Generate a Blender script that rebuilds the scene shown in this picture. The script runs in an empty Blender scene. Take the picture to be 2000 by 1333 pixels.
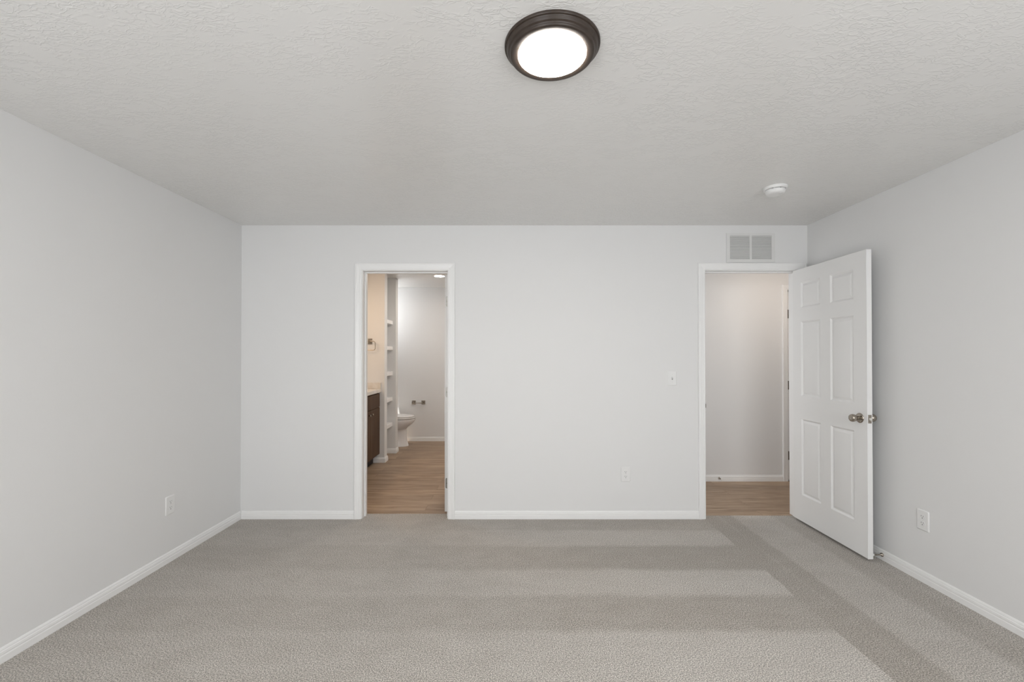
import bpy, bmesh, math, random
from mathutils import Vector, Matrix

S = bpy.context.scene
C = S.collection
PI = math.pi

# ------------------------------------------------------------------ camera
# bedroom axes: camera stands at x = 0, y = 0; +y looks at the door wall, z = 0 is the carpet
F_PX = 865.0
PITCH = math.radians(0.45)
cam_d = bpy.data.cameras.new('camera')
cam = bpy.data.objects.new('camera', cam_d)
C.objects.link(cam)
cam.location = (0, 0, 1.35)
cam.rotation_euler = (PI/2 + PITCH, 0, 0)
cam_d.sensor_width = 36.0
cam_d.lens = 36.0 * F_PX / 2000.0
cam_d.shift_y = (28.5 - F_PX*math.tan(PITCH)) / 2000.0
cam_d.clip_start = 0.02
S.camera = cam

# ------------------------------------------------------------------ colour, world, daylight
S.view_settings.view_transform = 'Standard'
S.view_settings.look = 'None'
S.view_settings.gamma = 1.0
S.view_settings.use_curve_mapping = False
S.view_settings.exposure = 0.41

W = bpy.data.worlds.new('sky')
S.world = W
W.use_nodes = True
bg = W.node_tree.nodes['Background']
bg.inputs['Color'].default_value = (0.97, 0.985, 1.0, 1)
bg.inputs['Strength'].default_value = 6.8

sun_d = bpy.data.lights.new('sun', 'SUN')
sun_d.energy = 24.0
sun_d.color = (1.0, 0.97, 0.92)
sun_d.angle = math.radians(0.6)
sun = bpy.data.objects.new('sun', sun_d)
C.objects.link(sun)
SUN_DIR = Vector((1.0, 0.3, -3.6)).normalized()
sun.rotation_euler = SUN_DIR.to_track_quat('-Z', 'Y').to_euler()
sun.location = (-4, 4, 8)

def area(name, loc, aim, sx, sy, power, color, portal=False, spread=180):
    d = bpy.data.lights.new(name, 'AREA')
    d.shape = 'RECTANGLE'; d.size = sx; d.size_y = sy
    d.energy = power; d.color = color
    d.spread = math.radians(spread)
    if portal: d.cycles.is_portal = True
    o = bpy.data.objects.new(name, d); C.objects.link(o)
    o.location = loc
    o.rotation_euler = Vector(aim).to_track_quat('-Z', 'Y').to_euler()
    return o

# ------------------------------------------------------------------ measures
XL, XR = -2.246, 2.454          # bedroom side walls
YB, YB2 = 3.673, 3.800          # bedroom door wall, near and far face
YF = -0.68                      # window wall behind the camera
H = 2.433                       # ceiling
BX0, BX1, BY1 = XL, 0.30, 7.03  # bathroom
HX0, HX1, HY1 = 0.45, 3.90, 4.79  # hallway
WOOD = -0.006
B0, B1 = -1.240, -0.535         # bathroom door opening between jambs
D0, D1 = 1.604, 2.376           # bedroom door opening between jambs
DH = 2.055                      # head height
# windows in the wall behind the camera
WIN = [(-1.75, -0.35, 0.72, 2.08), (0.55, 1.95, 0.72, 2.08)]
# small bathroom window by the toilet (in the x = BX0 wall)
BW = (6.56, 6.93, 1.66, 2.338)
AX = -2.19                      # toilet alcove side wall

area('window_portal', ((WIN[0][0]+WIN[0][1])/2, YF-0.02, 1.40), (0, 1, 0), 1.4, 1.36, 1, (1, 1, 1), True)
area('window_portal', ((WIN[1][0]+WIN[1][1])/2, YF-0.02, 1.40), (0, 1, 0), 1.4, 1.36, 1, (1, 1, 1), True)
area('window_portal', (AX-0.02, (BW[0]+BW[1])/2, (BW[2]+BW[3])/2), (1, 0, 0), 0.37, 0.678, 1, (1, 1, 1), True)
# warm light of the bathroom vanity fixture, out of view round the door jamb
area('vanity_lamp', (BX0+0.12, 4.70, 2.08), (0.80, 0.15, -0.55), 0.6, 0.10, 5.6, (1.0, 0.69, 0.43))
# unseen fill light added to brighten the lower bathroom, past the door jamb
area('bathroom_fill', (-0.45, 5.20, H-0.01), (0, 0, -1), 0.12, 0.12, 9.0, (1.0, 0.94, 0.88))
# hallway ceiling lamp, above the head of the door
area('hall_lamp', (2.80, 3.98, H-0.02), (0, 0.10, -1), 0.12, 0.12, 3.8, (1.0, 0.86, 0.74))
# unseen neutral fill added at the hallway end to raise its general light
area('hall_fill', (HX0+0.03, 4.30, 1.35), (1, 0, 0), 0.8, 1.9, 7.5, (0.97, 0.98, 1.0))

# ------------------------------------------------------------------ materials
def mat(name, color, rough=0.6, metal=0.0, spec=0.5, coat=0.0):
    m = bpy.data.materials.new(name); m.use_nodes = True
    b = m.node_tree.nodes['Principled BSDF']
    b.inputs['Base Color'].default_value = (*color, 1)
    b.inputs['Roughness'].default_value = rough
    b.inputs['Metallic'].default_value = metal
    b.inputs['Specular IOR Level'].default_value = spec
    b.inputs['Coat Weight'].default_value = coat
    return m

class NT:
    def __init__(s, m):
        s.t = m.node_tree; s.b = s.t.nodes['Principled BSDF']
        s.co = s.t.nodes.new('ShaderNodeTexCoord')
    def n(s, typ, **kw):
        x = s.t.nodes.new(typ)
        for k, v in kw.items():
            if k in x.inputs: 
                x.inputs[k].default_value = v
            else: setattr(x, k, v)
        return x
    def l(s, a, b): s.t.links.new(a, b)
    def math(s, op, a, b=None, c=None, clamp=False):
        x = s.t.nodes.new('ShaderNodeMath'); x.operation = op; x.use_clamp = clamp
        for i, v in enumerate((a, b, c)):
            if v is None: continue
            if isinstance(v, (int, float)): x.inputs[i].default_value = v
            else: s.l(v, x.inputs[i])
        return x.outputs[0]
    def mapping(s, scale, rot=(0, 0, 0), loc=(0, 0, 0), src=None):
        x = s.t.nodes.new('ShaderNodeMapping')
        x.inputs['Scale'].default_value = scale
        x.inputs['Rotation'].default_value = rot
        x.inputs['Location'].default_value = loc
        s.l(src or s.co.outputs['Object'], x.inputs['Vector'])
        return x.outputs[0]
    def noise(s, vec, scale, detail=2, rough=0.5, dist=0.0):
        x = s.t.nodes.new('ShaderNodeTexNoise')
        x.inputs['Scale'].default_value = scale
        x.inputs['Detail'].default_value = detail
        x.inputs['Roughness'].default_value = rough
        x.inputs['Distortion'].default_value = dist
        s.l(vec, x.inputs['Vector'])
        return x.outputs['Fac']
    def ramp(s, fac, stops, interp='LINEAR'):
        x = s.t.nodes.new('ShaderNodeValToRGB'); x.color_ramp.interpolation = interp
        e = x.color_ramp.elements
        while len(e) < len(stops): e.new(0.5)
        for i, (p, c) in enumerate(stops):
            e[i].position = p
            e[i].color = (c, c, c, 1) if isinstance(c, (int, float)) else (*c, 1)
        s.l(fac, x.inputs['Fac'])
        return x.outputs['Color']
    def smooth(s, v, a, b, lo=0.0, hi=1.0):
        x = s.t.nodes.new('ShaderNodeMapRange'); x.interpolation_type = 'SMOOTHSTEP'
        x.inputs['From Min'].default_value = a; x.inputs['From Max'].default_value = b
        x.inputs['To Min'].default_value = lo; x.inputs['To Max'].default_value = hi
        s.l(v, x.inputs['Value'])
        return x.outputs[0]
    def bump(s, h, strength, dist):
        x = s.t.nodes.new('ShaderNodeBump')
        x.inputs['Strength'].default_value = strength
        x.inputs['Distance'].default_value = dist
        s.l(h, x.inputs['Height']); s.l(x.outputs[0], s.b.inputs['Normal'])
    def mix(s, fac, a, b, mode='MIX'):
        x = s.t.nodes.new('ShaderNodeMix'); x.data_type = 'RGBA'; x.blend_type = mode
        for i, v in ((0, fac), (6, a), (7, b)):
            if isinstance(v, (int, float)): x.inputs[i].default_value = v
            elif isinstance(v, tuple): x.inputs[i].default_value = (*v, 1)
            else: s.l(v, x.inputs[i])
        return x.outputs[2]

# painted wall with a faint orange-peel roller texture
WALL = mat('wall_paint', (0.79, 0.79, 0.787), 0.62, spec=0.3)
t = NT(WALL)
t.bump(t.noise(t.co.outputs['Object'], 190, 2, 0.5), 0.06, 0.002)

# ceiling: knock-down texture of short wavy ridges
CEIL = mat('ceiling_paint', (0.80, 0.795, 0.78), 0.24, spec=0.5)
t = NT(CEIL)
wv = t.n('ShaderNodeTexNoise'); wv.inputs['Scale'].default_value = 9; wv.inputs['Detail'].default_value = 2
t.l(t.co.outputs['Object'], wv.inputs['Vector'])
off = t.n('ShaderNodeVectorMath', operation='MULTIPLY_ADD')
off.inputs[1].default_value = (0.045, 0.045, 0.0)
t.l(wv.outputs['Color'], off.inputs[0]); t.l(t.co.outputs['Object'], off.inputs[2])
base = t.mapping((27, 50, 1), src=off.outputs[0])
n1 = t.noise(base, 1.0, 2, 0.5, 0.6)
ridge = t.math('SUBTRACT', 1.0, t.math('MULTIPLY', t.math('ABSOLUTE', t.math('SUBTRACT', n1, 0.5)), 12.0), clamp=True)
ridge = t.smooth(ridge, 0.0, 1.0)
mask = t.smooth(t.noise(t.mapping((7, 11, 1), loc=(3.1, 1.7, 0)), 1.0, 3, 0.6), 0.38, 0.50)
big = t.smooth(t.noise(t.co.outputs['Object'], 1.3, 2), 0.35, 0.65, 0.45, 1.0)
fine = t.noise(t.co.outputs['Object'], 120, 2)
h = t.math('ADD', t.math('MULTIPLY', t.math('MULTIPLY', ridge, mask), big), t.math('MULTIPLY', fine, 0.10))
t.bump(h, 0.45, 0.0022)

TRIM = mat('trim_paint', (0.885, 0.885, 0.88), 0.33, spec=0.5)
DOORP = mat('door_paint', (0.85, 0.85, 0.845), 0.36, spec=0.5)
t = NT(DOORP); t.bump(t.noise(t.mapping((90, 90, 6)), 1.0, 2), 0.05, 0.001)
PLASTIC = mat('white_plastic', (0.825, 0.825, 0.82), 0.30, spec=0.5)
SLOT = mat('dark_slot', (0.07, 0.07, 0.07), 0.7)
VENTBACK = mat('duct_grey', (0.30, 0.30, 0.295), 0.8)
VENT = mat('vent_enamel', (0.74, 0.74, 0.73), 0.4)
PORC = mat('porcelain', (0.82, 0.80, 0.79), 0.16, spec=0.5)
LIDP = mat('seat_plastic', (0.82, 0.80, 0.785), 0.18, spec=0.5)
BRONZE = mat('oil_rubbed_bronze', (0.040, 0.031, 0.026), 0.36, metal=0.0, spec=0.35)
t = NT(BRONZE); t.l(t.ramp(t.noise(t.co.outputs['Object'], 30, 2), [(0.3, (0.038, 0.027, 0.021)), (0.7, (0.050, 0.037, 0.029))]), t.b.inputs['Base Color'])
RUBBER = mat('white_rubber', (0.8, 0.8, 0.79), 0.6)

def brushed(name, col, rough):
    m = mat(name, col, rough, metal=1.0)
    t = NT(m)
    n = t.noise(t.co.outputs['Object'], 60, 2)
    t.l(t.smooth(n, 0.2, 0.8, rough-0.02, rough+0.03), t.b.inputs['Roughness'])
    return m
NICKEL = brushed('satin_nickel', (0.40, 0.36, 0.31), 0.26)
STEEL = brushed('hinge_steel', (0.30, 0.29, 0.265), 0.38)
DARKM = brushed('dark_hinge_metal', (0.10, 0.08, 0.06), 0.4)

def emis(name, col, strength):
    m = mat(name, (0.9, 0.9, 0.9), 0.4)
    b = m.node_tree.nodes['Principled BSDF']
    b.inputs['Emission Color'].default_value = (*col, 1)
    b.inputs['Emission Strength'].default_value = strength
    return m
LAMP = emis('lit_diffuser', (1.0, 0.93, 0.85), 48.0)
LAMPB = emis('lit_bathroom_lens', (1.0, 0.89, 0.78), 85.0)

# carpet: fine speckled cut pile; pile shading of the vacuumed bands is put into the colour
CARPET = mat('carpet', (0.42, 0.39, 0.36), 0.95, spec=0.1)
t = NT(CARPET)
CO = t.co.outputs['Object']
sep = t.n('ShaderNodeSeparateXYZ'); t.l(CO, sep.inputs[0])
wob = t.noise(CO, 2.6, 3, 0.6)
wob2 = t.noise(t.mapping((9, 9, 1)), 1.0, 2, 0.6)
yy = t.math('ADD', sep.outputs['Y'], t.math('ADD', t.math('MULTIPLY', t.math('SUBTRACT', wob, 0.5), 0.05), t.math('MULTIPLY', t.math('SUBTRACT', wob2, 0.5), 0.035)))
xx = t.math('ADD', sep.outputs['X'], t.math('MULTIPLY', t.math('SUBTRACT', wob2, 0.5), 0.035))
y01 = t.math('DIVIDE', yy, 4.0, clamp=True)
def P(y): return y/4.0
e = 0.006
stops = [(0.0, 0.6)]
for y, a, b in ((1.30, 0.6, 0.15), (1.62, 0.15, 0.95), (2.18, 0.95, 0.15), (2.50, 0.15, 0.9), (2.80, 0.9, 0.0), (3.15, 0.0, 0.75), (3.43, 0.75, 0.15)):
    stops += [(P(y)-e, a), (P(y)+e, b)]
bands = t.ramp(y01, stops)
# the bands are crisp towards the door and fade into a mottled middle tone towards the x = XL wall
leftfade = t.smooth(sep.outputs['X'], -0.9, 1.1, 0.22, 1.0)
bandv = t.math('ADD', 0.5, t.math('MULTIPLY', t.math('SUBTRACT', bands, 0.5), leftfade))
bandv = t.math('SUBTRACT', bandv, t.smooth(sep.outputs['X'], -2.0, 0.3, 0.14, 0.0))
x01 = t.math('DIVIDE', t.math('SUBTRACT', xx, 1.4), 1.1, clamp=True)
def Q(x): return (x-1.4)/1.1
strips = t.ramp(x01, [(0.0, 0.0), (Q(1.55), 0.0), (Q(1.60), 0.0), (Q(1.72), 0.05), (Q(1.735), 0.22), (Q(1.75), 0.02), (Q(1.83), 0.05),
                      (Q(1.86), 0.62), (Q(2.16), 0.72), (Q(2.20), 0.28), (Q(2.33), 0.25), (Q(2.36), 0.5)])
isstrip = t.math('GREATER_THAN', xx, 1.59)
val = t.mix(isstrip, bandv, strips)
mott = t.math('MULTIPLY', t.math('SUBTRACT', t.noise(t.mapping((5, 9, 1)), 1.0, 4, 0.65), 0.5), 0.9)
mott2 = t.math('MULTIPLY', t.math('SUBTRACT', t.noise(CO, 38, 3, 0.7), 0.5), 0.5)
val = t.math('ADD', val, t.math('ADD', mott, mott2), clamp=True)
col = t.mix(val, (0.365, 0.335, 0.299), (0.500, 0.473, 0.438))
sp = t.noise(CO, 190, 2, 0.8)
speck = t.ramp(sp, [(0.34, 0.30), (0.5, 0.98), (0.66, 1.9)])
col = t.mix(1.0, col, speck, 'MULTIPLY')
t.l(col, t.b.inputs['Base Color'])
t.b.inputs['Sheen Weight'].default_value = 0.15
t.bump(t.math('ADD', t.noise(CO, 210, 3, 0.7), t.math('MULTIPLY', t.noise(CO, 60, 2), 0.6)), 0.4, 0.005)

# vinyl plank floor, boards along x
def planks(name, c1, c2, c3):
    m = mat(name, c2, 0.42, spec=0.35)
    t = NT(m)
    CO = t.co.outputs['Object']
    br = t.n('ShaderNodeTexBrick')
    br.offset = 0.37; br.offset_frequency = 2; br.squash = 1.0
    br.inputs['Scale'].default_value = 1.0
    br.inputs['Mortar Size'].default_value = 0.0012
    br.inputs['Mortar Smooth'].default_value = 0.2
    br.inputs['Bias'].default_value = 0.0
    br.inputs['Brick Width'].default_value = 1.22
    br.inputs['Row Height'].default_value = 0.15
    br.inputs['Color1'].default_value = (0, 0, 0, 1); br.inputs['Color2'].default_value = (1, 1, 1, 1)
    br.inputs['Mortar'].default_value = (0.5, 0.5, 0.5, 1)
    t.l(t.mapping((1, 1, 1), loc=(0.31, 0.02, 0)), br.inputs['Vector'])
    sepb = t.n('ShaderNodeSeparateColor'); t.l(br.outputs['Color'], sepb.inputs[0])
    sh = t.n('ShaderNodeCombineXYZ'); t.l(t.math('MULTIPLY', sepb.outputs[0], 31.0), sh.inputs[0]); t.l(t.math('MULTIPLY', sepb.outputs[0], 17.0), sh.inputs[2])
    vec = t.n('ShaderNodeVectorMath', operation='ADD'); t.l(CO, vec.inputs[0]); t.l(sh.outputs[0], vec.inputs[1])
    g1 = t.noise(t.mapping((2.2, 26, 1), src=vec.outputs[0]), 1.0, 5, 0.62, 0.7)
    g2 = t.noise(t.mapping((5, 150, 1), src=vec.outputs[0]), 1.0, 3, 0.6, 0.2)
    g = t.math('ADD', t.math('MULTIPLY', g1, 0.75), t.math('MULTIPLY', g2, 0.25))
    col = t.ramp(g, [(0.33, c1), (0.47, c2), (0.64, c3)])
    vv = t.math('ADD', 0.86, t.math('MULTIPLY', sepb.outputs[0], 0.26))
    cc = t.n('ShaderNodeCombineXYZ'); 
    for i in range(3): t.l(vv, cc.inputs[i])
    col = t.mix(1.0, col, cc.outputs[0], 'MULTIPLY')
    knot = t.smooth(t.noise(t.mapping((5.0, 30, 1), loc=(1.3, 0.4, 0), src=vec.outputs[0]), 1.0, 1, 0.5), 0.70, 0.80)
    col = t.mix(t.math('MULTIPLY', knot, 0.6), col, (0.07, 0.045, 0.028))
    col = t.mix(t.math('MULTIPLY', br.outputs['Fac'], 0.6), col, (0.06, 0.04, 0.027))
    t.l(col, t.b.inputs['Base Color'])
    t.bump(g, 0.10, 0.002)
    return m
WOODF = planks('vinyl_planks', (0.170, 0.113, 0.072), (0.315, 0.220, 0.147), (0.430, 0.320, 0.225))

# dark vanity laminate with vertical grain
VAN = mat('dark_oak_laminate', (0.06, 0.035, 0.02), 0.5, spec=0.2)
t = NT(VAN)
t.l(t.ramp(t.noise(t.mapping((60, 60, 1.6)), 1.0, 4, 0.6), [(0.35, (0.052, 0.027, 0.013)), (0.65, (0.118, 0.067, 0.036))]), t.b.inputs['Base Color'])
TOE = mat('toe_kick_dark', (0.02, 0.013, 0.01), 0.6)
TOP = mat('cultured_marble', (0.72, 0.68, 0.63), 0.2, spec=0.5)
t = NT(TOP); t.l(t.ramp(t.noise(t.co.outputs['Object'], 14, 5, 0.6), [(0.35, (0.68, 0.63, 0.57)), (0.65, (0.78, 0.75, 0.71))]), t.b.inputs['Base Color'])

def glass():
    m = bpy.data.materials.new('window_glass'); m.use_nodes = True
    n = m.node_tree.nodes; n.clear()
    o = n.new('ShaderNodeOutputMaterial'); mx = n.new('ShaderNodeMixShader')
    tr = n.new('ShaderNodeBsdfTransparent'); gl = n.new('ShaderNodeBsdfGlossy')
    gl.inputs['Roughness'].default_value = 0.02
    mx.inputs[0].default_value = 0.06
    L = m.node_tree.links
    L.new(tr.outputs[0], mx.inputs[1]); L.new(gl.outputs[0], mx.inputs[2]); L.new(mx.outputs[0], o.inputs[0])
    return m
GLASS = glass()

# ------------------------------------------------------------------ mesh helpers
def obj(name, bm, m, parent=None, smooth=False, loc=None, autos=None):
    me = bpy.data.meshes.new(name)
    bmesh.ops.recalc_face_normals(bm, faces=bm.faces[:])
    if smooth:
        for f in bm.faces: f.smooth = True
        if autos is not None:
            for e_ in bm.edges:
                if len(e_.link_faces) == 2 and e_.calc_face_angle(0) > math.radians(autos): e_.smooth = False
    bm.to_mesh(me); bm.free()
    me.materials.append(m)
    o = bpy.data.objects.new(name, me); C.objects.link(o)
    if loc is not None: o.location = loc
    if parent is not None: o.parent = parent
    return o

def tag(o, label=None, cat=None, group=None, kind=None):
    if label: o['label'] = label
    if cat: o['category'] = cat
    if group: o['group'] = group
    if kind: o['kind'] = kind
    return o

def empty(name, loc, label, cat, group=None, kind=None, rz=0.0):
    o = bpy.data.objects.new(name, None); C.objects.link(o)
    o.location = loc; o.rotation_euler = (0, 0, rz)
    o.empty_display_size = 0.05
    return tag(o, label, cat, group, kind)

def box(bm, x0, x1, y0, y1, z0, z1, bev=0.0, seg=2, mtx=None):
    v = [bm.verts.new((x, y, z)) for x in (x0, x1) for y in (y0, y1) for z in (z0, z1)]
    q = [(0,1,3,2),(4,6,7,5),(0,4,5,1),(2,3,7,6),(0,2,6,4),(1,5,7,3)]
    fs = [bm.faces.new([v[i] for i in f]) for f in q]
    if bev > 0:
        es = list({e_ for f in fs for e_ in f.edges})
        r = bmesh.ops.bevel(bm, geom=es, offset=bev, segments=seg, profile=0.5, affect='EDGES')
        v = list({w for f in r['faces'] for w in f.verts} | {w for w in v if w.is_valid})
    if mtx is not None:
        bmesh.ops.transform(bm, matrix=mtx, verts=[w for w in v if w.is_valid])
    return bm

def sweep(path, prof, plane='XY', closed_profile=True, flip=1, base=0.0):
    """mitred sweep. path: 2-D points; prof: (lateral, out) pairs.
    plane 'XY': lateral is to the side of the path, out is z.  plane 'XZ': path lies in x,z; out is -y from y = base"""
    bm = bmesh.new()
    n = len(path); rings = []
    P2 = [Vector(p) for p in path]
    for i in range(n):
        ds = []
        if i > 0: ds.append((P2[i]-P2[i-1]).normalized())
        if i < n-1: ds.append((P2[i+1]-P2[i]).normalized())
        ns = [Vector((-d.y, d.x))*flip for d in ds]
        m_ = ns[0] if len(ns) == 1 else (ns[0]+ns[1])/(1+ns[0].dot(ns[1]))
        ring = []
        for (a, b) in prof:
            p = P2[i] + m_*a
            ring.append(bm.verts.new((p.x, p.y, b) if plane == 'XY' else (p.x, base-b, p.y)))
        rings.append(ring)
    k = len(prof)
    for i in range(n-1):
        for j in range(k):
            if not closed_profile and j == k-1: break
            j2 = (j+1) % k
            bm.faces.new((rings[i][j], rings[i][j2], rings[i+1][j2], rings[i+1][j]))
    bm.faces.new(rings[0]); bm.faces.new(rings[-1][::-1])
    return bm

def lathe(bm, prof, seg=48, mtx=None, cap=True):
    """prof: (r, z) pairs, axis z"""
    rings = []; new = []
    for (r, z) in prof:
        if r < 1e-6:
            v = bm.verts.new((0, 0, z)); rings.append([v]); new.append(v)
        else:
            rg = [bm.verts.new((r*math.cos(2*PI*i/seg), r*math.sin(2*PI*i/seg), z)) for i in range(seg)]
            rings.append(rg); new += rg
    for a, b in zip(rings, rings[1:]):
        for i in range(seg):
            j = (i+1) % seg
            if len(a) == 1 and len(b) == 1: continue
            if len(a) == 1: bm.faces.new((a[0], b[j], b[i]))
            elif len(b) == 1: bm.faces.new((a[i], a[j], b[0]))
            else: bm.faces.new((a[i], a[j], b[j], b[i]))
    if cap:
        if len(rings[0]) > 1: bm.faces.new(rings[0][::-1])
        if len(rings[-1]) > 1: bm.faces.new(rings[-1])
    if mtx is not None: bmesh.ops.transform(bm, matrix=mtx, verts=new)
    return bm

def tube(bm, pts, r, seg=10, closed=False):
    pts = [Vector(p) for p in pts]; n = len(pts); rings = []
    up0 = None
    for i in range(n):
        if closed: d = (pts[(i+1) % n]-pts[i-1]).normalized()
        else: d = (pts[min(i+1, n-1)]-pts[max(i-1, 0)]).normalized()
        if up0 is None:
            up0 = Vector((0, 0, 1)) if abs(d.z) < 0.9 else Vector((1, 0, 0))
        u = (up0 - d*up0.dot(d))
        if u.length < 1e-4: u = Vector((0, 1, 0)) - d*d.y
        u.normalize(); w = d.cross(u); up0 = u
        rings.append([bm.verts.new(pts[i] + (u*math.cos(2*PI*k/seg)+w*math.sin(2*PI*k/seg))*r) for k in range(seg)])
    m_ = n if closed else n-1
    for i in range(m_):
        a, b = rings[i], rings[(i+1) % n]
        for k in range(seg):
            bm.faces.new((a[k], a[(k+1) % seg], b[(k+1) % seg], b[k]))
    if not closed:
        bm.faces.new(rings[0][::-1]); bm.faces.new(rings[-1])
    return bm

def struct(name, bm, m, label, cat, **k):
    return tag(obj(name, bm, m, **k), label, cat, None, 'structure')

TO_NEG_Y = Matrix.Rotation(PI/2, 4, 'X')      # z axis -> -y
TO_NEG_X = Matrix.Rotation(-PI/2, 4, 'Y')     # z axis -> -x
TO_POS_X = Matrix.Rotation(PI/2, 4, 'Y')      # z axis -> +x

# ------------------------------------------------------------------ room shell
T = 0.12
# carpet runs into both door openings
bm = bmesh.new()
box(bm, XL, XR, YF, YB, -0.05, 0)
box(bm, B0+0.001, B1-0.001, YB, 3.788, -0.05, 0)
box(bm, D0+0.001, D1-0.001, YB, 3.745, -0.05, 0)
struct('floor', bm, CARPET, 'greige speckled carpet with vacuum stripes covering the bedroom floor', 'carpet floor')
bm = box(bmesh.new(), BX0, BX1, 3.788, BY1, -0.05, WOOD)
struct('floor_bathroom', bm, WOODF, 'brown wood plank floor of the bathroom beyond the narrow doorway', 'plank floor')
bm = box(bmesh.new(), HX0, HX1, 3.745, HY1, -0.05, WOOD)
struct('floor_hallway', bm, WOODF, 'brown wood plank floor of the hallway beyond the open white door', 'plank floor')
bm = box(bmesh.new(), -2.6, 4.2, YF-0.3, 7.4, -0.15, -0.05)
struct('floor_slab', bm, TRIM, 'slab under the carpet and planks', 'subfloor')

bm = box(bmesh.new(), XL-0.0, XR+0.0, YF, YB, H, H+0.1)
struct('ceiling', bm, CEIL, 'off-white ceiling with wavy knockdown texture over the bedroom', 'ceiling')
bm = box(bmesh.new(), BX0, BX1, YB2, BY1, H, H+0.1)
struct('ceiling_bathroom', bm, CEIL, 'ceiling of the bathroom seen through the narrow doorway', 'ceiling')
bm = box(bmesh.new(), HX0, HX1, YB2, HY1, H, H+0.1)
struct('ceiling_hallway', bm, CEIL, 'ceiling of the hallway beyond the open white door', 'ceiling')
bm = box(bmesh.new(), -2.33, 4.2, YF-1.15, 7.4, H+0.1, H+0.2)  # unseen slab blocking outside light; eave shaped to shade the bedroom windows
struct('ceiling_sun_block', bm, TRIM, 'unseen roof deck with an eave added to keep sun off the windows', 'roof')

bm = box(bmesh.new(), XL-T, XL, YF, YB2, -0.05, H+0.1)
struct('wall_left', bm, WALL, 'plain light grey side wall with the outlet nearer the bathroom doorway', 'wall')
bm = box(bmesh.new(), XR, XR+T, YF, YB, -0.05, H+0.1)
struct('wall_right', bm, WALL, 'plain light grey side wall behind the open white door', 'wall')
# wall with the two door openings (rough openings hold the jambs, 18 mm)
J = 0.018
bm = bmesh.new()
for a, b in ((XL, B0-J), (B1+J, D0-J), (D1+J, HX1)):
    box(bm, a, b, YB, YB2, -0.05, H+0.1)
for a, b in ((B0-J, B1+J), (D0-J, D1+J)):
    box(bm, a, b, YB, YB2, DH+J, H+0.1)
struct('wall_back', bm, WALL, 'light grey wall with the two door openings, switch and vent', 'wall')
# window wall behind the camera
bm = bmesh.new()
xs = [XL-T, WIN[0][0], WIN[0][1], WIN[1][0], WIN[1][1], XR+T]
for i in range(5):
    if i in (1, 3):
        w = WIN[i//2]
        box(bm, w[0], w[1], YF-0.15, YF, -0.05, w[2]); box(bm, w[0], w[1], YF-0.15, YF, w[3], H+0.1)
    else: box(bm, xs[i], xs[i+1], YF-0.15, YF, -0.05, H+0.1)
struct('wall_front', bm, WALL, 'light grey wall with two windows, opposite the doors', 'wall')
for i, w in enumerate(WIN):
    wn = empty('window_%d' % (i+1), ((w[0]+w[1])/2, YF-0.11, w[2]), 'white framed double hung window %s' % ('in line with the bathroom doorway' if i == 0 else 'in line with the wall switch'), 'window', None, 'structure')
    hw = (w[1]-w[0])/2; hh = w[3]-w[2]
    bm = bmesh.new()
    for a, b, c, d in ((-hw, -hw+0.045, 0, hh), (hw-0.045, hw, 0, hh), (-hw+0.045, hw-0.045, 0, 0.045), (-hw+0.045, hw-0.045, hh-0.045, hh), (-hw+0.045, hw-0.045, hh/2-0.02, hh/2+0.02)):
        box(bm, a, b, -0.03, 0.03, c, d, 0.003, 1)
    obj('window_frame', bm, TRIM, wn)
    obj('pane', box(bmesh.new(), -hw+0.045, hw-0.045, -0.004, 0.0, 0.045, hh-0.045), GLASS, wn)
    obj('window_sill', box(bmesh.new(), -hw-0.04, hw+0.04, 0.03, 0.17, -0.02, 0.0, 0.004), TRIM, wn)

# bathroom and hallway walls
bm = bmesh.new()
box(bm, BX0-T, BX0, YB2, 6.27, -0.05, H+0.1); box(bm, AX-T, AX, 6.27, BW[0], -0.05, H+0.1); box(bm, AX-T, AX, BW[1], BY1+T, -0.05, H+0.1)
box(bm, AX-T, AX, BW[0], BW[1], -0.05, BW[2]); box(bm, AX-T, AX, BW[0], BW[1], BW[3], H+0.1)
struct('wall_bathroom_side', bm, WALL, 'bathroom wall behind the vanity and toilet', 'wall')
wn = empty('window_3', (AX-0.09, (BW[0]+BW[1])/2, BW[2]), 'small bathroom window above the toilet tank', 'window', None, 'structure')
bm = bmesh.new(); hw = (BW[1]-BW[0])/2; hh = BW[3]-BW[2]
for a, b, c, d in ((-hw, -hw+0.03, 0, hh), (hw-0.03, hw, 0, hh), (-hw+0.03, hw-0.03, 0, 0.03)):
    box(bm, -0.02, 0.02, a, b, c, d)
obj('window_frame', bm, TRIM, wn)
bm = box(bmesh.new(), BX0, BX1+0.15, BY1, BY1+T, -0.05, H+0.1)
struct('wall_bathroom_far', bm, WALL, 'far bathroom wall behind the toilet and paper holder', 'wall')
bm = box(bmesh.new(), BX1, BX1+0.15, YB2, BY1, -0.05, H+0.1)
struct('wall_bathroom_inner', bm, WALL, 'wall between bathroom and hallway', 'wall')
bm = box(bmesh.new(), BX0, -1.617, 5.62, 5.735, WOOD, H)
struct('wall_vanity_end', bm, WALL, 'stub wall at the end of the vanity, with the towel ring', 'wall')
bm = box(bmesh.new(), BX0, -1.617, 6.158, 6.27, WOOD, H)
struct('wall_toilet_end', bm, WALL, 'stub wall between the shelf niche and the toilet', 'wall')
bm = box(bmesh.new(), -2.06, -1.97, 5.735, 6.158, WOOD, H)
struct('wall_niche', bm, WALL, 'rear wall of the shelf niche in the bathroom', 'wall')
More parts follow.
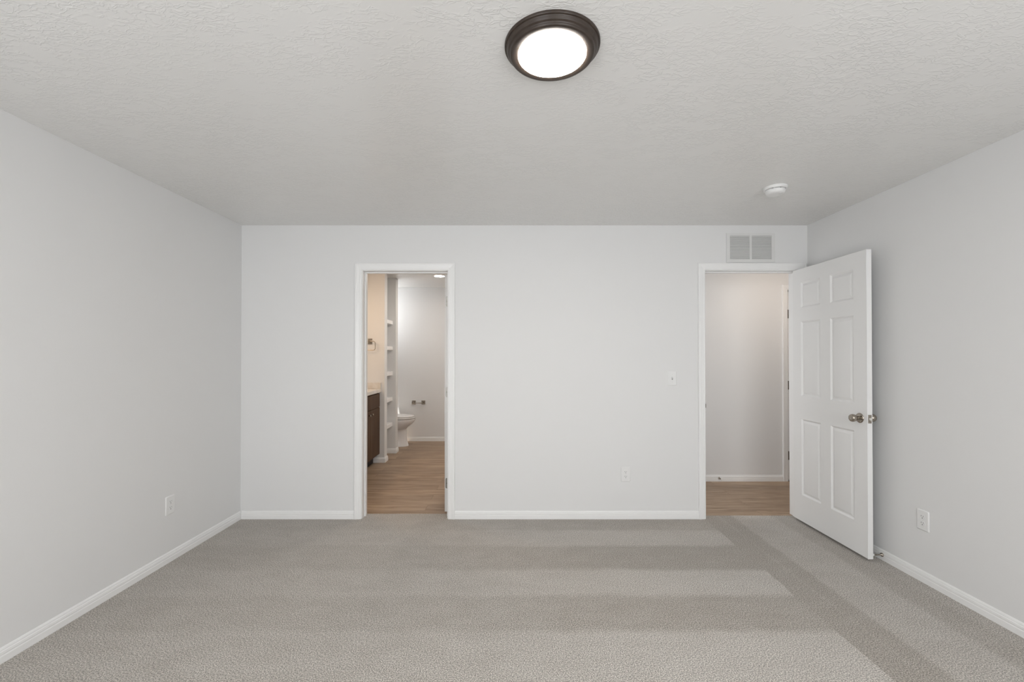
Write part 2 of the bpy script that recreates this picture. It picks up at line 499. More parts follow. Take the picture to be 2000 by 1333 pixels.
# hallway far wall with an opening for its own door
G0, G1 = 2.983, 3.745
bm = bmesh.new()
box(bm, HX0, G0-J, HY1, HY1+T, -0.05, H+0.1); box(bm, G1+J, HX1, HY1, HY1+T, -0.05, H+0.1)
box(bm, G0-J, G1+J, HY1, HY1+T, DH+J, H+0.1)
struct('wall_hallway_far', bm, WALL, 'light grey hallway wall facing the open bedroom doorway', 'wall')
bm = box(bmesh.new(), HX1, HX1+T, YB, HY1+T, -0.05, H+0.1)
struct('wall_hallway_end', bm, WALL, 'end wall of the hallway', 'wall')
bm = box(bmesh.new(), G0-0.1, HX1, HY1+T, HY1+T+0.05, -0.05, H+0.1)  # added behind the door so no outdoor light leaks through its gaps
struct('wall_hallway_backing', bm, WALL, 'added backing wall that blocks light leaks around the hallway door', 'wall')
bm = box(bmesh.new(), XR+T, HX1, YF, YF+T, -0.05, H+0.1)
struct('wall_outer', bm, WALL, 'outer wall of the next room', 'wall')

# ------------------------------------------------------------------ baseboards
BBP = [(0, -0.004), (0.013, -0.004), (0.013, 0.030), (0.011, 0.0335), (0.011, 0.037), (0.0125, 0.040), (0.0115, 0.050), (0.008, 0.0525), (0.008, 0.058), (0.0055, 0.064), (0.002, 0.0665), (0, 0.0665)]
def baseboard(name, path, label, flip=1, dz=0.0):
    bm = sweep(path, [(a, b+dz) for a, b in BBP], flip=flip)
    return struct(name, bm, TRIM, label, 'baseboard')
CW = 0.062
baseboard('baseboard_left', [(XL, YF), (XL, YB)], 'white baseboard along the plain side wall by the bathroom doorway', -1)
baseboard('baseboard_right', [(XR, YF), (XR, YB)], 'white baseboard behind the open door with the spring stop', 1)
baseboard('baseboard_back', [(XL+0.0135, YB), (B0-CW, YB)], 'short white baseboard between the room corner and bathroom doorway', -1)
baseboard('baseboard_back_long', [(B1+CW, YB), (D0-CW, YB)], 'long white baseboard between the two doorways, under the outlet', -1)
baseboard('baseboard_front', [(XL+0.0135, YF), (XR-0.0135, YF)], 'white baseboard under the windows', 1)
baseboard('baseboard_bathroom', [(-1.46+0.0, BY1), (BX1, BY1)][::1] if False else [(AX, BY1), (BX1, BY1)], 'white baseboard along the far bathroom wall behind the toilet', -1, WOOD)
baseboard('baseboard_hallway', [(HX0, HY1), (G0-CW, HY1)], 'white baseboard along the hallway wall with a spring door stop', -1, WOOD)
baseboard('baseboard_vanity_end', [(-1.755, 5.62), (-1.617, 5.62), (-1.617, 5.735), (-1.97, 5.735)], 'white baseboard wrapping the stub wall beside the vanity', -1, WOOD)
baseboard('baseboard_niche', [(-1.97, 6.158), (-1.617, 6.158), (-1.617, 6.27), (-2.18, 6.27)], 'white baseboard wrapping the stub wall beside the toilet', -1, WOOD)

# ------------------------------------------------------------------ door frames (casing + jamb + stop)
CAS = [(0.0, 0.0), (0.0, 0.008), (0.003, 0.0105), (0.009, 0.0115), (0.013, 0.0105), (0.016, 0.0125), (0.034, 0.0145), (0.043, 0.0165), (0.046, 0.0155), (0.049, 0.0175), (0.054, 0.0175), (0.057, 0.015), (0.057, 0.0)]
def frame(name, x0, x1, y0, y1, stop, label, z0=-0.004, z0far=None):
    """x0..x1 clear opening, wall faces y0 (room) and y1; stop = (ya, yb)"""
    bm = bmesh.new()
    box(bm, x0-J, x0, y0, y1, z0, DH+J); box(bm, x1, x1+J, y0, y1, z0, DH+J)
    box(bm, x0, x1, y0, y1, DH, DH+J)
    sa, sb = stop; sd = 0.0105
    box(bm, x0, x0+sd, sa, sb, z0, DH, 0.002, 1); box(bm, x1-sd, x1, sa, sb, z0, DH, 0.002, 1)
    box(bm, x0+sd, x1-sd, sa, sb, DH-sd, DH, 0.002, 1)
    fr = struct(name, bm, TRIM, label, 'door frame')
    r = 0.005
    cs = sweep([(x0-r, z0), (x0-r, DH+r), (x1+r, DH+r), (x1+r, z0)], CAS, 'XZ', True, 1, y0)
    obj('casing', cs, TRIM, fr)
    return fr
fr_bath = frame('trim_1', B0, B1, YB, YB2, (3.728, 3.762), 'white casing and jamb around the narrow bathroom doorway')
fr_bed = frame('trim_2', D0, D1, YB, YB2, (3.711, 3.745), 'white casing and jamb around the bedroom doorway under the vent')
fr_hall = frame('trim_3', G0, G1, HY1, HY1+T, (HY1+0.038, HY1+0.07), 'white casing of the hallway door, partly behind the open door', WOOD)
# strike plate on the bedroom jamb: its lip shows past the casing edge
bm = bmesh.new()
box(bm, D0-0.0005, D0+0.0016, 3.675, 3.708, 0.905, 0.962, 0.0006, 1)
box(bm, D0-0.002, D0+0.0022, 3.6665, 3.676, 0.918, 0.950, 0.0008, 1)
tag(obj('strike_plate', bm, STEEL, fr_bed), 'metal strike plate on the jamb')

# ------------------------------------------------------------------ six panel doors
PX = [0, 0.101, 0.324, 0.428, 0.651, 0.762]
PZ = [0, 0.212, 0.823, 1.005, 1.606, 1.715, 1.922, 2.03]
RINGS = [(0.0, 0.0), (0.0015, -0.0004), (0.012, -0.0088), (0.0145, -0.0095), (0.017, -0.0090), (0.033, -0.0024), (0.036, -0.0020)]
def panel_door(width, thick=0.035):
    """slab: hinge edge at s = 0, runs along +x; faces at y = 0 and y = -thick; z from 0"""
    k = width/0.762
    px = [p*k for p in PX]
    bm = bmesh.new()
    for side in (0, 1):
        y0 = 0.0 if side == 0 else -thick
        sg = 1 if side == 0 else -1
        for i in range(5):
            for j in range(7):
                a, b, c, d = px[i], px[i+1], PZ[j], PZ[j+1]
                if i in (1, 3) and j in (1, 3, 5):
                    prev = None
                    for o_, dp in RINGS:
                        cur = [bm.verts.new((x, y0+sg*dp, z)) for x, z in ((a+o_, c+o_), (b-o_, c+o_), (b-o_, d-o_), (a+o_, d-o_))]
                        if prev:
                            for q in range(4): bm.faces.new((prev[q], prev[(q+1) % 4], cur[(q+1) % 4], cur[q]))
                        prev = cur
                    bm.faces.new(prev)
                else:
                    bm.faces.new([bm.verts.new((x, y0, z)) for x, z in ((a, c), (b, c), (b, d), (a, d))])
    # edges
    for x in (0, width):
        for j in range(7):
            bm.faces.new([bm.verts.new(p) for p in ((x, 0, PZ[j]), (x, -thick, PZ[j]), (x, -thick, PZ[j+1]), (x, 0, PZ[j+1]))])
    for z in (0, PZ[-1]):
        for i in range(5):
            bm.faces.new([bm.verts.new(p) for p in ((px[i], 0, z), (px[i+1], 0, z), (px[i+1], -thick, z), (px[i], -thick, z))])
    bmesh.ops.remove_doubles(bm, verts=bm.verts[:], dist=1e-5)
    es = [e_ for e_ in bm.edges if len(e_.link_faces) == 2 and e_.calc_face_angle(0) > 1.4]
    bmesh.ops.bevel(bm, geom=es, offset=0.0015, segments=2, profile=0.5, affect='EDGES')
    return bm

def knob_mesh(bm, s, z, y, sg):
    M = Matrix.Translation((s, y, z)) @ (TO_NEG_Y if sg < 0 else Matrix.Rotation(-PI/2, 4, 'X'))
    lathe(bm, [(0.012, 0.006), (0.0115, 0.020), (0.0125, 0.026), (0.020, 0.031), (0.0245, 0.039), (0.0262, 0.048), (0.0250, 0.056), (0.0205, 0.0625), (0.012, 0.0655), (0.0, 0.066)], 36, M, cap=False)
def rosette_mesh(bm, s, z, y, sg):
    M = Matrix.Translation((s, y, z)) @ (TO_NEG_Y if sg < 0 else Matrix.Rotation(-PI/2, 4, 'X'))
    lathe(bm, [(0.0335, 0.0), (0.0335, 0.002), (0.0315, 0.0052), (0.027, 0.0068), (0.020, 0.0078), (0.013, 0.0105), (0.0, 0.011)], 40, M)

def hinge(parent, loc, name='hinge', rz=0.0, m=STEEL, leaf=True):
    bm = bmesh.new()
    M = Matrix.Translation((loc[0], loc[1], loc[2]))
    for k in range(5):
        lathe(bm, [(0.0058, -0.0445+k*0.0178+0.0004), (0.0058, -0.0445+(k+1)*0.0178-0.0004)], 14, M)
    lathe(bm, [(0.0, 0.0445), (0.0045, 0.0445), (0.005, 0.047), (0.003, 0.049), (0, 0.0495)], 14, M, cap=False)
    o = obj(name, bm, m, parent, smooth=True, autos=40)
    return o

def make_door(name, width, label, loc, rz, knob_z=0.914, mhinge=STEEL, faces=(1, -1)):
    # knob_z above the slab bottom
    d = struct(name, panel_door(width), DOORP, label, 'door', smooth=True, autos=12)
    d.location = loc; d.rotation_euler = (0, 0, rz)
    for sg in (1, -1):
        y = 0.0 if sg > 0 else -0.035
        bmr = bmesh.new(); rosette_mesh(bmr, width-0.0605, knob_z, y, sg)
        bmk = bmesh.new(); knob_mesh(bmk, width-0.0605, knob_z, y, sg)
        k = tag(obj('door_knob', bmk, NICKEL, d, smooth=True), 'satin nickel door knob')
        obj('rosette', bmr, NICKEL, k, smooth=True, autos=50)
    bm = box(bmesh.new(), width-0.0002, width+0.0012, -0.029, -0.006, knob_z-0.028, knob_z+0.028, 0.0005, 1)
    lp = tag(obj('latch_plate', bm, NICKEL, d), 'metal latch plate on the door edge')
    bm = bmesh.new()   # slanted spring bolt
    v = [bm.verts.new(p) for p in ((width, -0.024, knob_z-0.008), (width, -0.011, knob_z-0.008), (width+0.010, -0.011, knob_z-0.008), (width+0.003, -0.024, knob_z-0.008),
                                   (width, -0.024, knob_z+0.008), (width, -0.011, knob_z+0.008), (width+0.010, -0.011, knob_z+0.008), (width+0.003, -0.024, knob_z+0.008))]
    for f in ((3,2,1,0),(4,5,6,7),(0,1,5,4),(1,2,6,5),(2,3,7,6),(3,0,4,7)): bm.faces.new([v[i] for i in f])
    obj('latch_bolt', bm, STEEL, lp)
    return d

GAP = 0.019
# bedroom door, open a quarter turn into the room. local +x (hinge->free) points to -y; local -y (closed room side) ...
# rz = -90: local x -> -y, local y -> +x ; faces at x = X0 and X0-thick
door_bed = make_door('door_1', 0.762, 'white six panel door standing open into the bedroom', (2.362, 3.667, GAP), -PI/2)
for z in (0.18, 1.0, 1.83):
    hinge(door_bed, (-0.0005, 0.006, z))
# bathroom door, opens into the bathroom and stands edge on at the jamb
door_bath = make_door('door_2', 0.700, 'white bathroom door seen edge on at the jamb with three hinges', (B1-0.040, YB2-0.002, GAP-0.004), PI/2)
# rz = +90: local x -> +y, local y -> -x : slab lies x in B1+0.002 .. +0.037
def flipleaf(bm):
    for v in bm.verts: v.co.y = -0.035 - v.co.y
    return bm
for z in (0.243, 1.022, 1.80):
    bm = bmesh.new()
    for (ya, yb) in ((-0.0285, 0.0),):
        v = []
        r = 0.012; hh = 0.0445
        pts = [(0.0, -hh), (-0.0285+r, -hh)] + [(-0.0285+r-r*math.sin(a), -hh+r-r*math.cos(a)) for a in (PI/8, PI/4, 3*PI/8, PI/2)] + \
              [(-0.0285+r-r*math.cos(a), hh-r+r*math.sin(a)) for a in (0, PI/8, PI/4, 3*PI/8, PI/2)] + [(0.0, hh)]
        f = bm.faces.new([bm.verts.new((-0.0002, y, z+zz)) for y, zz in pts])
        ex = bmesh.ops.extrude_face_region(bm, geom=[f])
        bmesh.ops.translate(bm, verts=[w for w in ex['geom'] if isinstance(w, bmesh.types.BMVert)], vec=(-0.0016, 0, 0))
    hl = tag(obj('hinge', flipleaf(bm), STEEL, door_bath), 'rounded metal hinge leaf on the door edge')
    bm = bmesh.new()
    for zz, yy_ in ((0.0, -0.017),):
        lathe(bm, [(0.0035, 0), (0.0035, 0.0006), (0.0, 0.0008)], 12, Matrix.Translation((-0.0018, yy_, z+zz)) @ TO_NEG_X)
    obj('screw', bm, DARKM, hl)
# hallway door, closed
door_hall = make_door('door_3', G1-G0-0.006, 'closed white hallway door almost hidden behind the open door', (G0+0.003, HY1+0.036, 0.008), 0.0)
for z in (0.262, 1.02, 1.79):
    tag(hinge(door_hall, (-0.002, -0.041, z), m=DARKM), 'dark hinge barrel')

# ------------------------------------------------------------------ ceiling light
CX, CY = 0.14, 1.541
cl = empty('ceiling_light', (CX, CY, H), 'round bronze flush ceiling light with glowing white diffuser', 'ceiling light')
bm = lathe(bmesh.new(), [(0.0, 0.0), (0.166, 0.0), (0.166, -0.006), (0.1645, -0.0085), (0.1615, -0.0095)], 96, cap=False)
obj('mounting_plate', bm, BRONZE, cl, smooth=True, autos=35)
bm = lathe(bmesh.new(), [(r_, z_*0.9) for r_, z_ in [(0.1600, -0.0070), (0.1605, -0.0105), (0.1600, -0.0130), (0.1570, -0.0155), (0.1560, -0.0175), (0.1555, -0.0205), (0.1535, -0.0235), (0.1500, -0.0252),
                         (0.1480, -0.0275), (0.1475, -0.0310), (0.1462, -0.0355), (0.1435, -0.0380), (0.1395, -0.0386), (0.1300, -0.0376), (0.1192, -0.0360), (0.1190, -0.0250)]], 96, cap=False)
obj('trim_ring', bm, BRONZE, cl, smooth=True, autos=50)
bm = lathe(bmesh.new(), [(0.1188, -0.0300), (0.1184, -0.0345), (0.1165, -0.0364), (0.110, -0.0382), (0.095, -0.0400), (0.07, -0.0414), (0.04, -0.0422), (0.0, -0.0425)], 96, cap=False)
tag(obj('diffuser', bm, LAMP, cl, smooth=True), 'glowing white diffuser disc')

# ------------------------------------------------------------------ smoke detector
sd = empty('smoke_detector', (1.697, 2.848, H), 'white round smoke detector on the ceiling', 'smoke detector')
bm = lathe(bmesh.new(), [(r_*0.9, z_) for r_, z_ in [(0.0, 0.0), (0.080, 0.0), (0.080, -0.004), (0.0785, -0.0065), (0.0765, -0.0075), (0.0760, -0.0110), (0.0735, -0.0150), (0.0655, -0.0165), (0.0, -0.0165)]], 64, cap=False)
obj('mounting_base', bm, PLASTIC, sd, smooth=True, autos=30)
bm = lathe(bmesh.new(), [(r_*0.9, z_) for r_, z_ in [(0.060, -0.0160), (0.060, -0.0195), (0.0, -0.0195)]], 64, cap=False)
obj('vent_gap', bm, VENTBACK, sd, smooth=True, autos=30)
bm = lathe(bmesh.new(), [(r_*0.9, z_) for r_, z_ in [(0.0, -0.0190), (0.0640, -0.0190), (0.0650, -0.0205), (0.0640, -0.0300), (0.0600, -0.0380), (0.0530, -0.0430), (0.045, -0.0450), (0.030, -0.0455), (0.0, -0.0455)]], 64, cap=False)
cov = obj('cover', bm, PLASTIC, sd, smooth=True, autos=35)
bm = lathe(bmesh.new(), [(r_*0.9, z_) for r_, z_ in [(0.0, -0.0450), (0.011, -0.0450), (0.011, -0.0470), (0.009, -0.0480), (0.0, -0.0480)]], 24, Matrix.Translation((0.022, -0.022, 0)), cap=False)
obj('test_button', bm, VENT, cov, smooth=True, autos=35)
for a in range(3):
    bm = bmesh.new()
    th = -PI/2 + (a-1)*0.75
    box(bm, -0.004, 0.004, -0.0600, -0.0545, -0.0205, -0.0165, mtx=Matrix.Rotation(th+PI/2, 4, 'Z'))
    obj('clip', bm, VENTBACK, cov)

# ------------------------------------------------------------------ return air vent above the door
vx0, vx1, vz0, vz1 = 1.779, 2.182, 2.123, 2.366
vt = empty('air_vent', ((vx0+vx1)/2, YB, vz0), 'white louvred return air grille above the bedroom door frame', 'air vent')
w2 = (vx1-vx0)/2; hv = vz1-vz0
bm = bmesh.new()
bl, br_, bb, bt = 0.028, 0.028, 0.024, 0.022
box(bm, -w2, -w2+bl, -0.007, 0, 0, hv); box(bm, w2-br_, w2, -0.007, 0, 0, hv)
box(bm, -w2+bl, w2-br_, -0.007, 0, 0, bb); box(bm, -w2+bl, w2-br_, -0.007, 0, hv-bt, hv)
box(bm, -0.0085, 0.0085, -0.0068, 0, bb, hv-bt)
bmesh.ops.remove_doubles(bm, verts=bm.verts[:], dist=1e-5)
obj('grille_frame', bm, VENT, vt)
bm = box(bmesh.new(), -w2+bl, w2-br_, -0.0006, -0.0002, bb, hv-bt)
obj('duct_opening', bm, VENTBACK, vt)
NL = 16
zst = (hv-bb-bt)/NL
slat0 = None
for side in (-1, 1):
    xa, xb = (-w2+bl, -0.0085) if side < 0 else (0.0085, w2-br_)
    first = None
    for k in range(NL):
        if first is None:
            bm = bmesh.new()
            v = [(-0.0062, 0.0), (-0.0056, -0.0004), (-0.0008, zst*0.80), (-0.0014, zst*0.84)]
            a = [bm.verts.new((xa, y, z)) for y, z in v]; b = [bm.verts.new((xb, y, z)) for y, z in v]
            for q in range(4): bm.faces.new((a[q], a[(q+1) % 4], b[(q+1) % 4], b[q]))
            bm.faces.new(a); bm.faces.new(b[::-1])
            o = obj('louvre', bm, VENT, vt); first = o
        else:
            o = first.copy(); C.objects.link(o); o.parent = vt
        o.location = (0, 0, bb + zst*k + 0.0008)
for s_ in (-1, 1):
    obj('screw', lathe(bmesh.new(), [(0.0042, 0), (0.0042, 0.0008), (0.0028, 0.0018), (0, 0.002)], 16, Matrix.Translation((s_*(w2-0.012), -0.007, hv*0.5)) @ TO_NEG_Y), VENT, vt)

# ------------------------------------------------------------------ switch and outlets (front faces local -y)
def plate(bm, w, h, d=0.0055):
    # rounded pillow plate
    prev = None
    for o_, y in ((0, 0), (0, -0.002), (0.0015, -0.004), (0.0045, -d), (0.007, -d)):
        r = 0.005
        cur = []
        for cx, cz, a0 in ((w/2-r, h/2-r, 0), (-w/2+r, h/2-r, PI/2), (-w/2+r, -h/2+r, PI), (w/2-r, -h/2+r, 3*PI/2)):
            for k in range(4):
                a = a0 + k*PI/6
                rr = max(r-o_*0.6, 0.0008)
                sx = (w/2-r) if cx > 0 else -(w/2-r)
                cur.append(bm.verts.new(((cx - math.copysign(max(o_-r+rr, 0), cx)) + rr*math.cos(a), y, (cz - math.copysign(max(o_-r+rr, 0), cz)) + rr*math.sin(a))))
        if prev:
            n = len(cur)
            for q in range(n): bm.faces.new((prev[q], prev[(q+1) % n], cur[(q+1) % n], cur[q]))
        prev = cur
    bm.faces.new(prev)
    return bm

sw = empty('light_switch', (1.327, YB, 1.161), 'white toggle light switch on the door wall', 'light switch')
obj('face_plate', plate(bmesh.new(), 0.074, 0.120), PLASTIC, sw, smooth=True, autos=30)
bm = box(bmesh.new(), -0.0052, 0.0052, -0.0060, -0.0052, -0.0118, 0.0118)
obj('toggle_slot', bm, VENTBACK, sw)
bm = bmesh.new()
box(bm, -0.004, 0.004, -0.0175, -0.003, -0.005, 0.005, 0.0012, 2, mtx=Matrix.Rotation(math.radians(-24), 4, 'X'))
obj('toggle', bm, PLASTIC, sw, smooth=True, autos=40)
for z in (-0.030, 0.030):
    obj('screw', lathe(bmesh.new(), [(0.003, 0), (0.003, 0.0008), (0, 0.001)], 14, Matrix.Translation((0, -0.0055, z)) @ TO_NEG_Y), VENT, sw)

def outlet(loc, rz, label):
    o = empty('wall_outlet', loc, label, 'outlet', 'duplex outlets low on the walls', None, rz)
    obj('face_plate', plate(bmesh.new(), 0.078, 0.122), PLASTIC, o, smooth=True, autos=30)
    for zc in (0.0195, -0.0195):
        bm = bmesh.new()
        pts = []
        for k in range(28):      # round receptacle with flattened top and bottom
            a = 2*PI*k/28
            pts.append((0.0172*math.cos(a), max(-0.0138, min(0.0138, 0.0172*math.sin(a)))))
        f = bm.faces.new([bm.verts.new((x, -0.0052, zc+z)) for x, z in pts])
        ex = bmesh.ops.extrude_face_region(bm, geom=[f])
        bmesh.ops.translate(bm, verts=[w for w in ex['geom'] if isinstance(w, bmesh.types.BMVert)], vec=(0, -0.0016, 0))
        rc = obj('receptacle', bm, PLASTIC, o, smooth=True, autos=30)
        bm = bmesh.new()
        box(bm, -0.0075, -0.0052, -0.00705, -0.0066, zc+0.001, zc+0.0095)
        box(bm, 0.0052, 0.0075, -0.00705, -0.0066, zc+0.002, zc+0.0085)
        lathe(bm, [(0.0028, 0.0), (0.0028, 0.0004), (0, 0.0005)], 12, Matrix.Translation((0, -0.0067, zc-0.0065)) @ TO_NEG_Y)
        obj('slots', bm, SLOT, rc)
    bm = lathe(bmesh.new(), [(0.0028, 0), (0.0028, 0.0008), (0, 0.001)], 14, Matrix.Translation((0, -0.0055, 0)) @ TO_NEG_Y)
    obj('screw', bm, VENT, o)
    return o
outlet((0.940, YB, 0.367), 0, 'white duplex outlet on the wall between the two doorways')
outlet((XL, 2.915, 0.369), PI/2, 'white duplex outlet on the plain wall opposite the open door')
outlet((XR, 2.650, 0.367), -PI/2, 'white duplex outlet on the wall beside the open door edge')

# ------------------------------------------------------------------ spring door stops
def door_stop(loc, rz, label, length=0.066):
    """axis along local -y"""
    o = empty('door_stop', loc, label, 'door stop', None, None, rz)
    bm = lathe(bmesh.new(), [(0.0125, 0.0), (0.0125, 0.003), (0.0105, 0.007), (0.0065, 0.012), (0.0048, 0.016), (0.0, 0.016)], 24, TO_NEG_Y)
    obj('flange', bm, NICKEL, o, smooth=True, autos=40)
    prof = [(0.0, 0.012)]
    z = 0.012
    prof = [(0.0042, z)]
    while z < length-0.012:
        prof += [(0.0050, z+0.0009), (0.0042, z+0.0018)]; z += 0.0018
    obj('spring', lathe(bmesh.new(), prof, 16, TO_NEG_Y), NICKEL, o, smooth=True)
    bm = lathe(bmesh.new(), [(0.0045, length-0.014), (0.0075, length-0.013), (0.0078, length-0.003), (0.006, length), (0.0, length)], 20, TO_NEG_Y)
    tag(obj('bumper', bm, RUBBER, o, smooth=True, autos=40), 'white rubber bumper')
    return o
door_stop((XR-0.0130, 2.93, 0.036), -PI/2, 'metal spring door stop on the baseboard behind the open door', 0.070)
door_stop((2.229, HY1-0.0125, 0.030), 0, 'small metal door stop on the hallway baseboard', 0.066)

# ------------------------------------------------------------------ bathroom: vanity
VX = -1.675
va = empty('vanity_cabinet', (-1.96, 5.0, WOOD), 'dark wood bathroom vanity cabinet under the pale countertop', 'vanity cabinet')
O = Vector((-1.96, 5.0, WOOD))
def lb(bm, x0, x1, y0, y1, z0, z1, bev=0.0, seg=1):
    return box(bm, x0-O.x, x1-O.x, y0-O.y, y1-O.y, z0-O.z, z1-O.z, bev, seg)
obj('body', lb(bmesh.new(), XL+0.001, VX-0.020, 4.452, 5.618, 0.105, 0.884), VAN, va)
obj('toe_kick', lb(bmesh.new(), XL+0.001, -1.755, 4.452, 5.618, WOOD, 0.105), TOE, va)
for y0, y1 in ((4.455, 4.838), (4.842, 5.223), (5.227, 5.614)):
    obj('false_drawer', lb(bmesh.new(), VX-0.0195, VX, y0, y1, 0.702, 0.872, 0.0015), VAN, va)
    dr = obj('door', lb(bmesh.new(), VX-0.0195, VX, y0, y1, 0.108, 0.696, 0.0015), VAN, va)
    ky = y1-0.045 if y0 < 5.0 else y0+0.045
    M = Matrix.Translation((VX-O.x, ky-O.y, 0.645-O.z)) @ TO_POS_X
    tag(obj('knob', lathe(bmesh.new(), [(0.006, 0.0), (0.005, 0.010), (0.009, 0.015), (0.0145, 0.020), (0.015, 0.024), (0.012, 0.028), (0, 0.029)], 24, M), NICKEL, dr, smooth=True, autos=60), 'metal knob')
ct = empty('vanity_countertop', (-1.95, 5.0, 0.884), 'pale marbled vanity countertop with low splash against the stub wall', 'countertop')
O = Vector((-1.95, 5.0, 0.884))
obj('slab', lb(bmesh.new(), XL+0.001, -1.660, 4.43, 5.619, 0.885, 0.930, 0.004, 2), TOP, ct)
obj('side_splash', lb(bmesh.new(), XL+0.022, -1.660, 5.600, 5.619, 0.9302, 1.006, 0.002, 1), TOP, ct)
obj('back_splash', lb(bmesh.new(), XL+0.001, XL+0.021, 4.43, 5.619, 0.9302, 1.006, 0.002, 1), TOP, ct)

# ------------------------------------------------------------------ towel ring
tr = empty('towel_ring', (-1.800, 5.62, 1.530), 'square metal towel ring on the stub wall above the countertop', 'towel ring')
bm = bmesh.new(); box(bm, -0.027, 0.027, -0.010, 0.0, -0.036, 0.036, 0.002, 1)
obj('wall_plate', bm, NICKEL, tr)
bm = bmesh.new(); box(bm, -0.011, 0.011, -0.050, -0.010, -0.009, 0.009, 0.0015, 1)
obj('post', bm, NICKEL, tr)
hw, zt, zb, rc = 0.078, 0.0, -0.112, 0.026
pts = []
for cx, cz, a0 in ((hw-rc, zt-rc, 0), (-hw+rc, zt-rc, PI/2), (-hw+rc, zb+rc, PI), (hw-rc, zb+rc, 3*PI/2)):
    for k in range(7):
        a = a0+k*PI/12; pts.append((cx+rc*math.cos(a), -0.044, cz+rc*math.sin(a)))
obj('ring', tube(bmesh.new(), pts, 0.0045, 10, True), NICKEL, tr, smooth=True)

# ------------------------------------------------------------------ niche shelves
names = ['topmost of the five painted shelves in the bathroom niche', 'painted niche shelf just below the topmost one', 'middle one of the five painted niche shelves',
         'painted niche shelf second up from the bottom one', 'lowest of the five painted shelves in the bathroom niche']
for k, (zt, lbl) in enumerate(zip((1.832, 1.475, 1.128, 0.775, 0.425), names)):
    tag(obj('niche_shelf', box(bmesh.new(), -1.9695, -1.658, 5.7355, 6.1575, zt-0.052, zt, 0.003, 1), TRIM), lbl, 'shelf', 'painted shelves in the bathroom niche')

# ------------------------------------------------------------------ toilet (faces +x, tank against the x = BX0 wall)
to = empty('toilet', (-1.85, 6.67, WOOD), 'white two piece toilet with closed lid beyond the stub wall', 'toilet')
TX, TY = -1.85, 6.67
def outline(xb, xf, hw, n=40, p=2.3, back=0.75):
    """plan outline from back xb to front xf, half width hw: elliptical front, squarer rear"""
    pts = []
    xm = xb + (xf-xb)*0.42
    for k in range(n):
        a = 2*PI*k/n
        c, s_ = math.cos(a), math.sin(a)
        if c >= 0:
            x = xm + (xf-xm)*abs(c)**(2/2.1); y = hw*math.copysign(abs(s_)**(2/2.1), s_)
        else:
            x = xm - (xm-xb)*abs(c)**(2/3.2); y = hw*math.copysign(abs(s_)**(2/3.2), s_)
        pts.append((x-TX, y))
    return pts
def loft(sections, cap=True):
    bm = bmesh.new(); prev = None; first = None
    for z, (xb, xf, hw) in sections:
        cur = [bm.verts.new((x, y, z-WOOD)) for x, y in outline(xb, xf, hw)]
        if prev:
            n = len(cur)
            for q in range(n): bm.faces.new((prev[q], prev[(q+1) % n], cur[(q+1) % n], cur[q]))
        else: first = cur
        prev = cur
    bm.faces.new(first[::-1]); bm.faces.new(prev)
    return bm
bm = loft([(WOOD, (-2.06, -1.556, 0.120)), (0.012, (-2.06, -1.556, 0.120)), (0.022, (-2.06, -1.562, 0.116)), (0.09, (-2.06, -1.576, 0.106)), (0.18, (-2.06, -1.580, 0.100)),
           (0.240, (-2.06, -1.584, 0.100)), (0.249, (-2.08, -1.588, 0.116)), (0.255, (-2.09, -1.584, 0.140)), (0.268, (-2.10, -1.572, 0.156)), (0.290, (-2.10, -1.546, 0.168)), (0.318, (-2.10, -1.508, 0.178)),
           (0.350, (-2.10, -1.476, 0.184)), (0.374, (-2.10, -1.461, 0.187)), (0.384, (-2.10, -1.457, 0.188)), (0.400, (-2.10, -1.456, 0.188)), (0.404, (-2.10, -1.462, 0.184))])
obj('bowl', bm, PORC, to, smooth=True, autos=50)
bm = loft([(0.404, (-1.95, -1.49, 0.168)), (0.410, (-1.95, -1.48, 0.172)), (0.411, (-1.955, -1.460, 0.186)), (0.414, (-1.955, -1.457, 0.188)), (0.424, (-1.955, -1.457, 0.188)), (0.428, (-1.95, -1.463, 0.183))])
obj('seat', bm, LIDP, to, smooth=True, autos=60)
bm = loft([(0.427, (-1.96, -1.51, 0.160)), (0.434, (-1.96, -1.50, 0.165)), (0.4345, (-1.96, -1.474, 0.179)), (0.438, (-1.965, -1.469, 0.182)), (0.447, (-1.965, -1.470, 0.181)), (0.452, (-1.96, -1.480, 0.172)), (0.455, (-1.92, -1.53, 0.135)), (0.456, (-1.85, -1.62, 0.07))])
obj('lid', bm, LIDP, to, smooth=True, autos=60)
bm = bmesh.new()
box(bm, -2.182-TX, -1.995-TX, -0.225, 0.225, 0.40-WOOD, 0.745-WOOD, 0.02, 4)
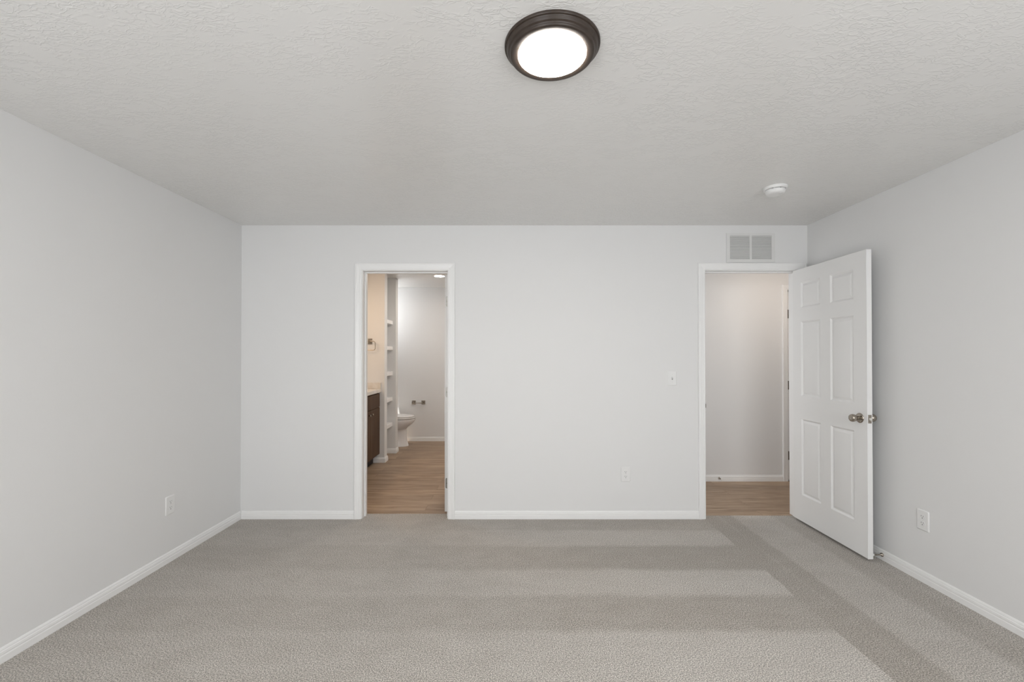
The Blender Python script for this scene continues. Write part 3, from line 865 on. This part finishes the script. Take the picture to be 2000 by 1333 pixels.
tk = obj('tank', bm, PORC, to, smooth=True, autos=60)
bm = box(bmesh.new(), -2.186-TX, -1.985-TX, -0.235, 0.235, 0.746-WOOD, 0.782-WOOD, 0.01, 3)
obj('tank_lid', bm, PORC, to, smooth=True, autos=60)
bm = bmesh.new()
lathe(bm, [(0.011, 0), (0.011, 0.006), (0.006, 0.010), (0.0, 0.010)], 16, Matrix.Translation((-1.995-TX, -0.17, 0.70)) @ TO_POS_X)
box(bm, -1.988-TX, -1.980-TX, -0.175, -0.10, 0.694, 0.706, 0.002, 1)
obj('flush_lever', bm, NICKEL, tk, smooth=True, autos=40)

# ------------------------------------------------------------------ toilet paper holder
ph = empty('paper_holder', (-1.481, BY1, 0.606), 'empty two post metal toilet paper holder on the far bathroom wall', 'paper holder')
for s_ in (-1, 1):
    bm = bmesh.new(); box(bm, s_*0.076-0.030, s_*0.076+0.030, -0.008, 0, -0.030, 0.032, 0.002, 1)
    pl = obj('wall_plate', bm, NICKEL, ph)
    bm = bmesh.new(); box(bm, s_*0.070-0.009, s_*0.070+0.009, -0.060, -0.008, -0.011, 0.011, 0.0015, 1)
    obj('post', bm, NICKEL, pl)
bm = lathe(bmesh.new(), [(0.0055, -0.062), (0.0055, -0.01), (0.0065, -0.008), (0.0065, 0.062)], 16, Matrix.Translation((0, -0.050, -0.003)) @ TO_POS_X)
obj('bar', bm, NICKEL, ph, smooth=True, autos=40)

# ------------------------------------------------------------------ recessed light in the bathroom ceiling
rl = empty('recessed_light', (-0.985, 6.00, H), 'small lit disc light on the bathroom ceiling', 'recessed light')
bm = lathe(bmesh.new(), [(0.085, 0.0), (0.085, -0.003), (0.078, -0.006), (0.068, -0.006), (0.066, -0.002)], 48, cap=False)
obj('trim_ring', bm, PLASTIC, rl, smooth=True, autos=40)
bm = lathe(bmesh.new(), [(0.0665, -0.0022), (0.0665, -0.0050), (0.0, -0.0055)], 48, cap=False)
tag(obj('lens', bm, LAMPB, rl, smooth=True, autos=40), 'glowing lens')
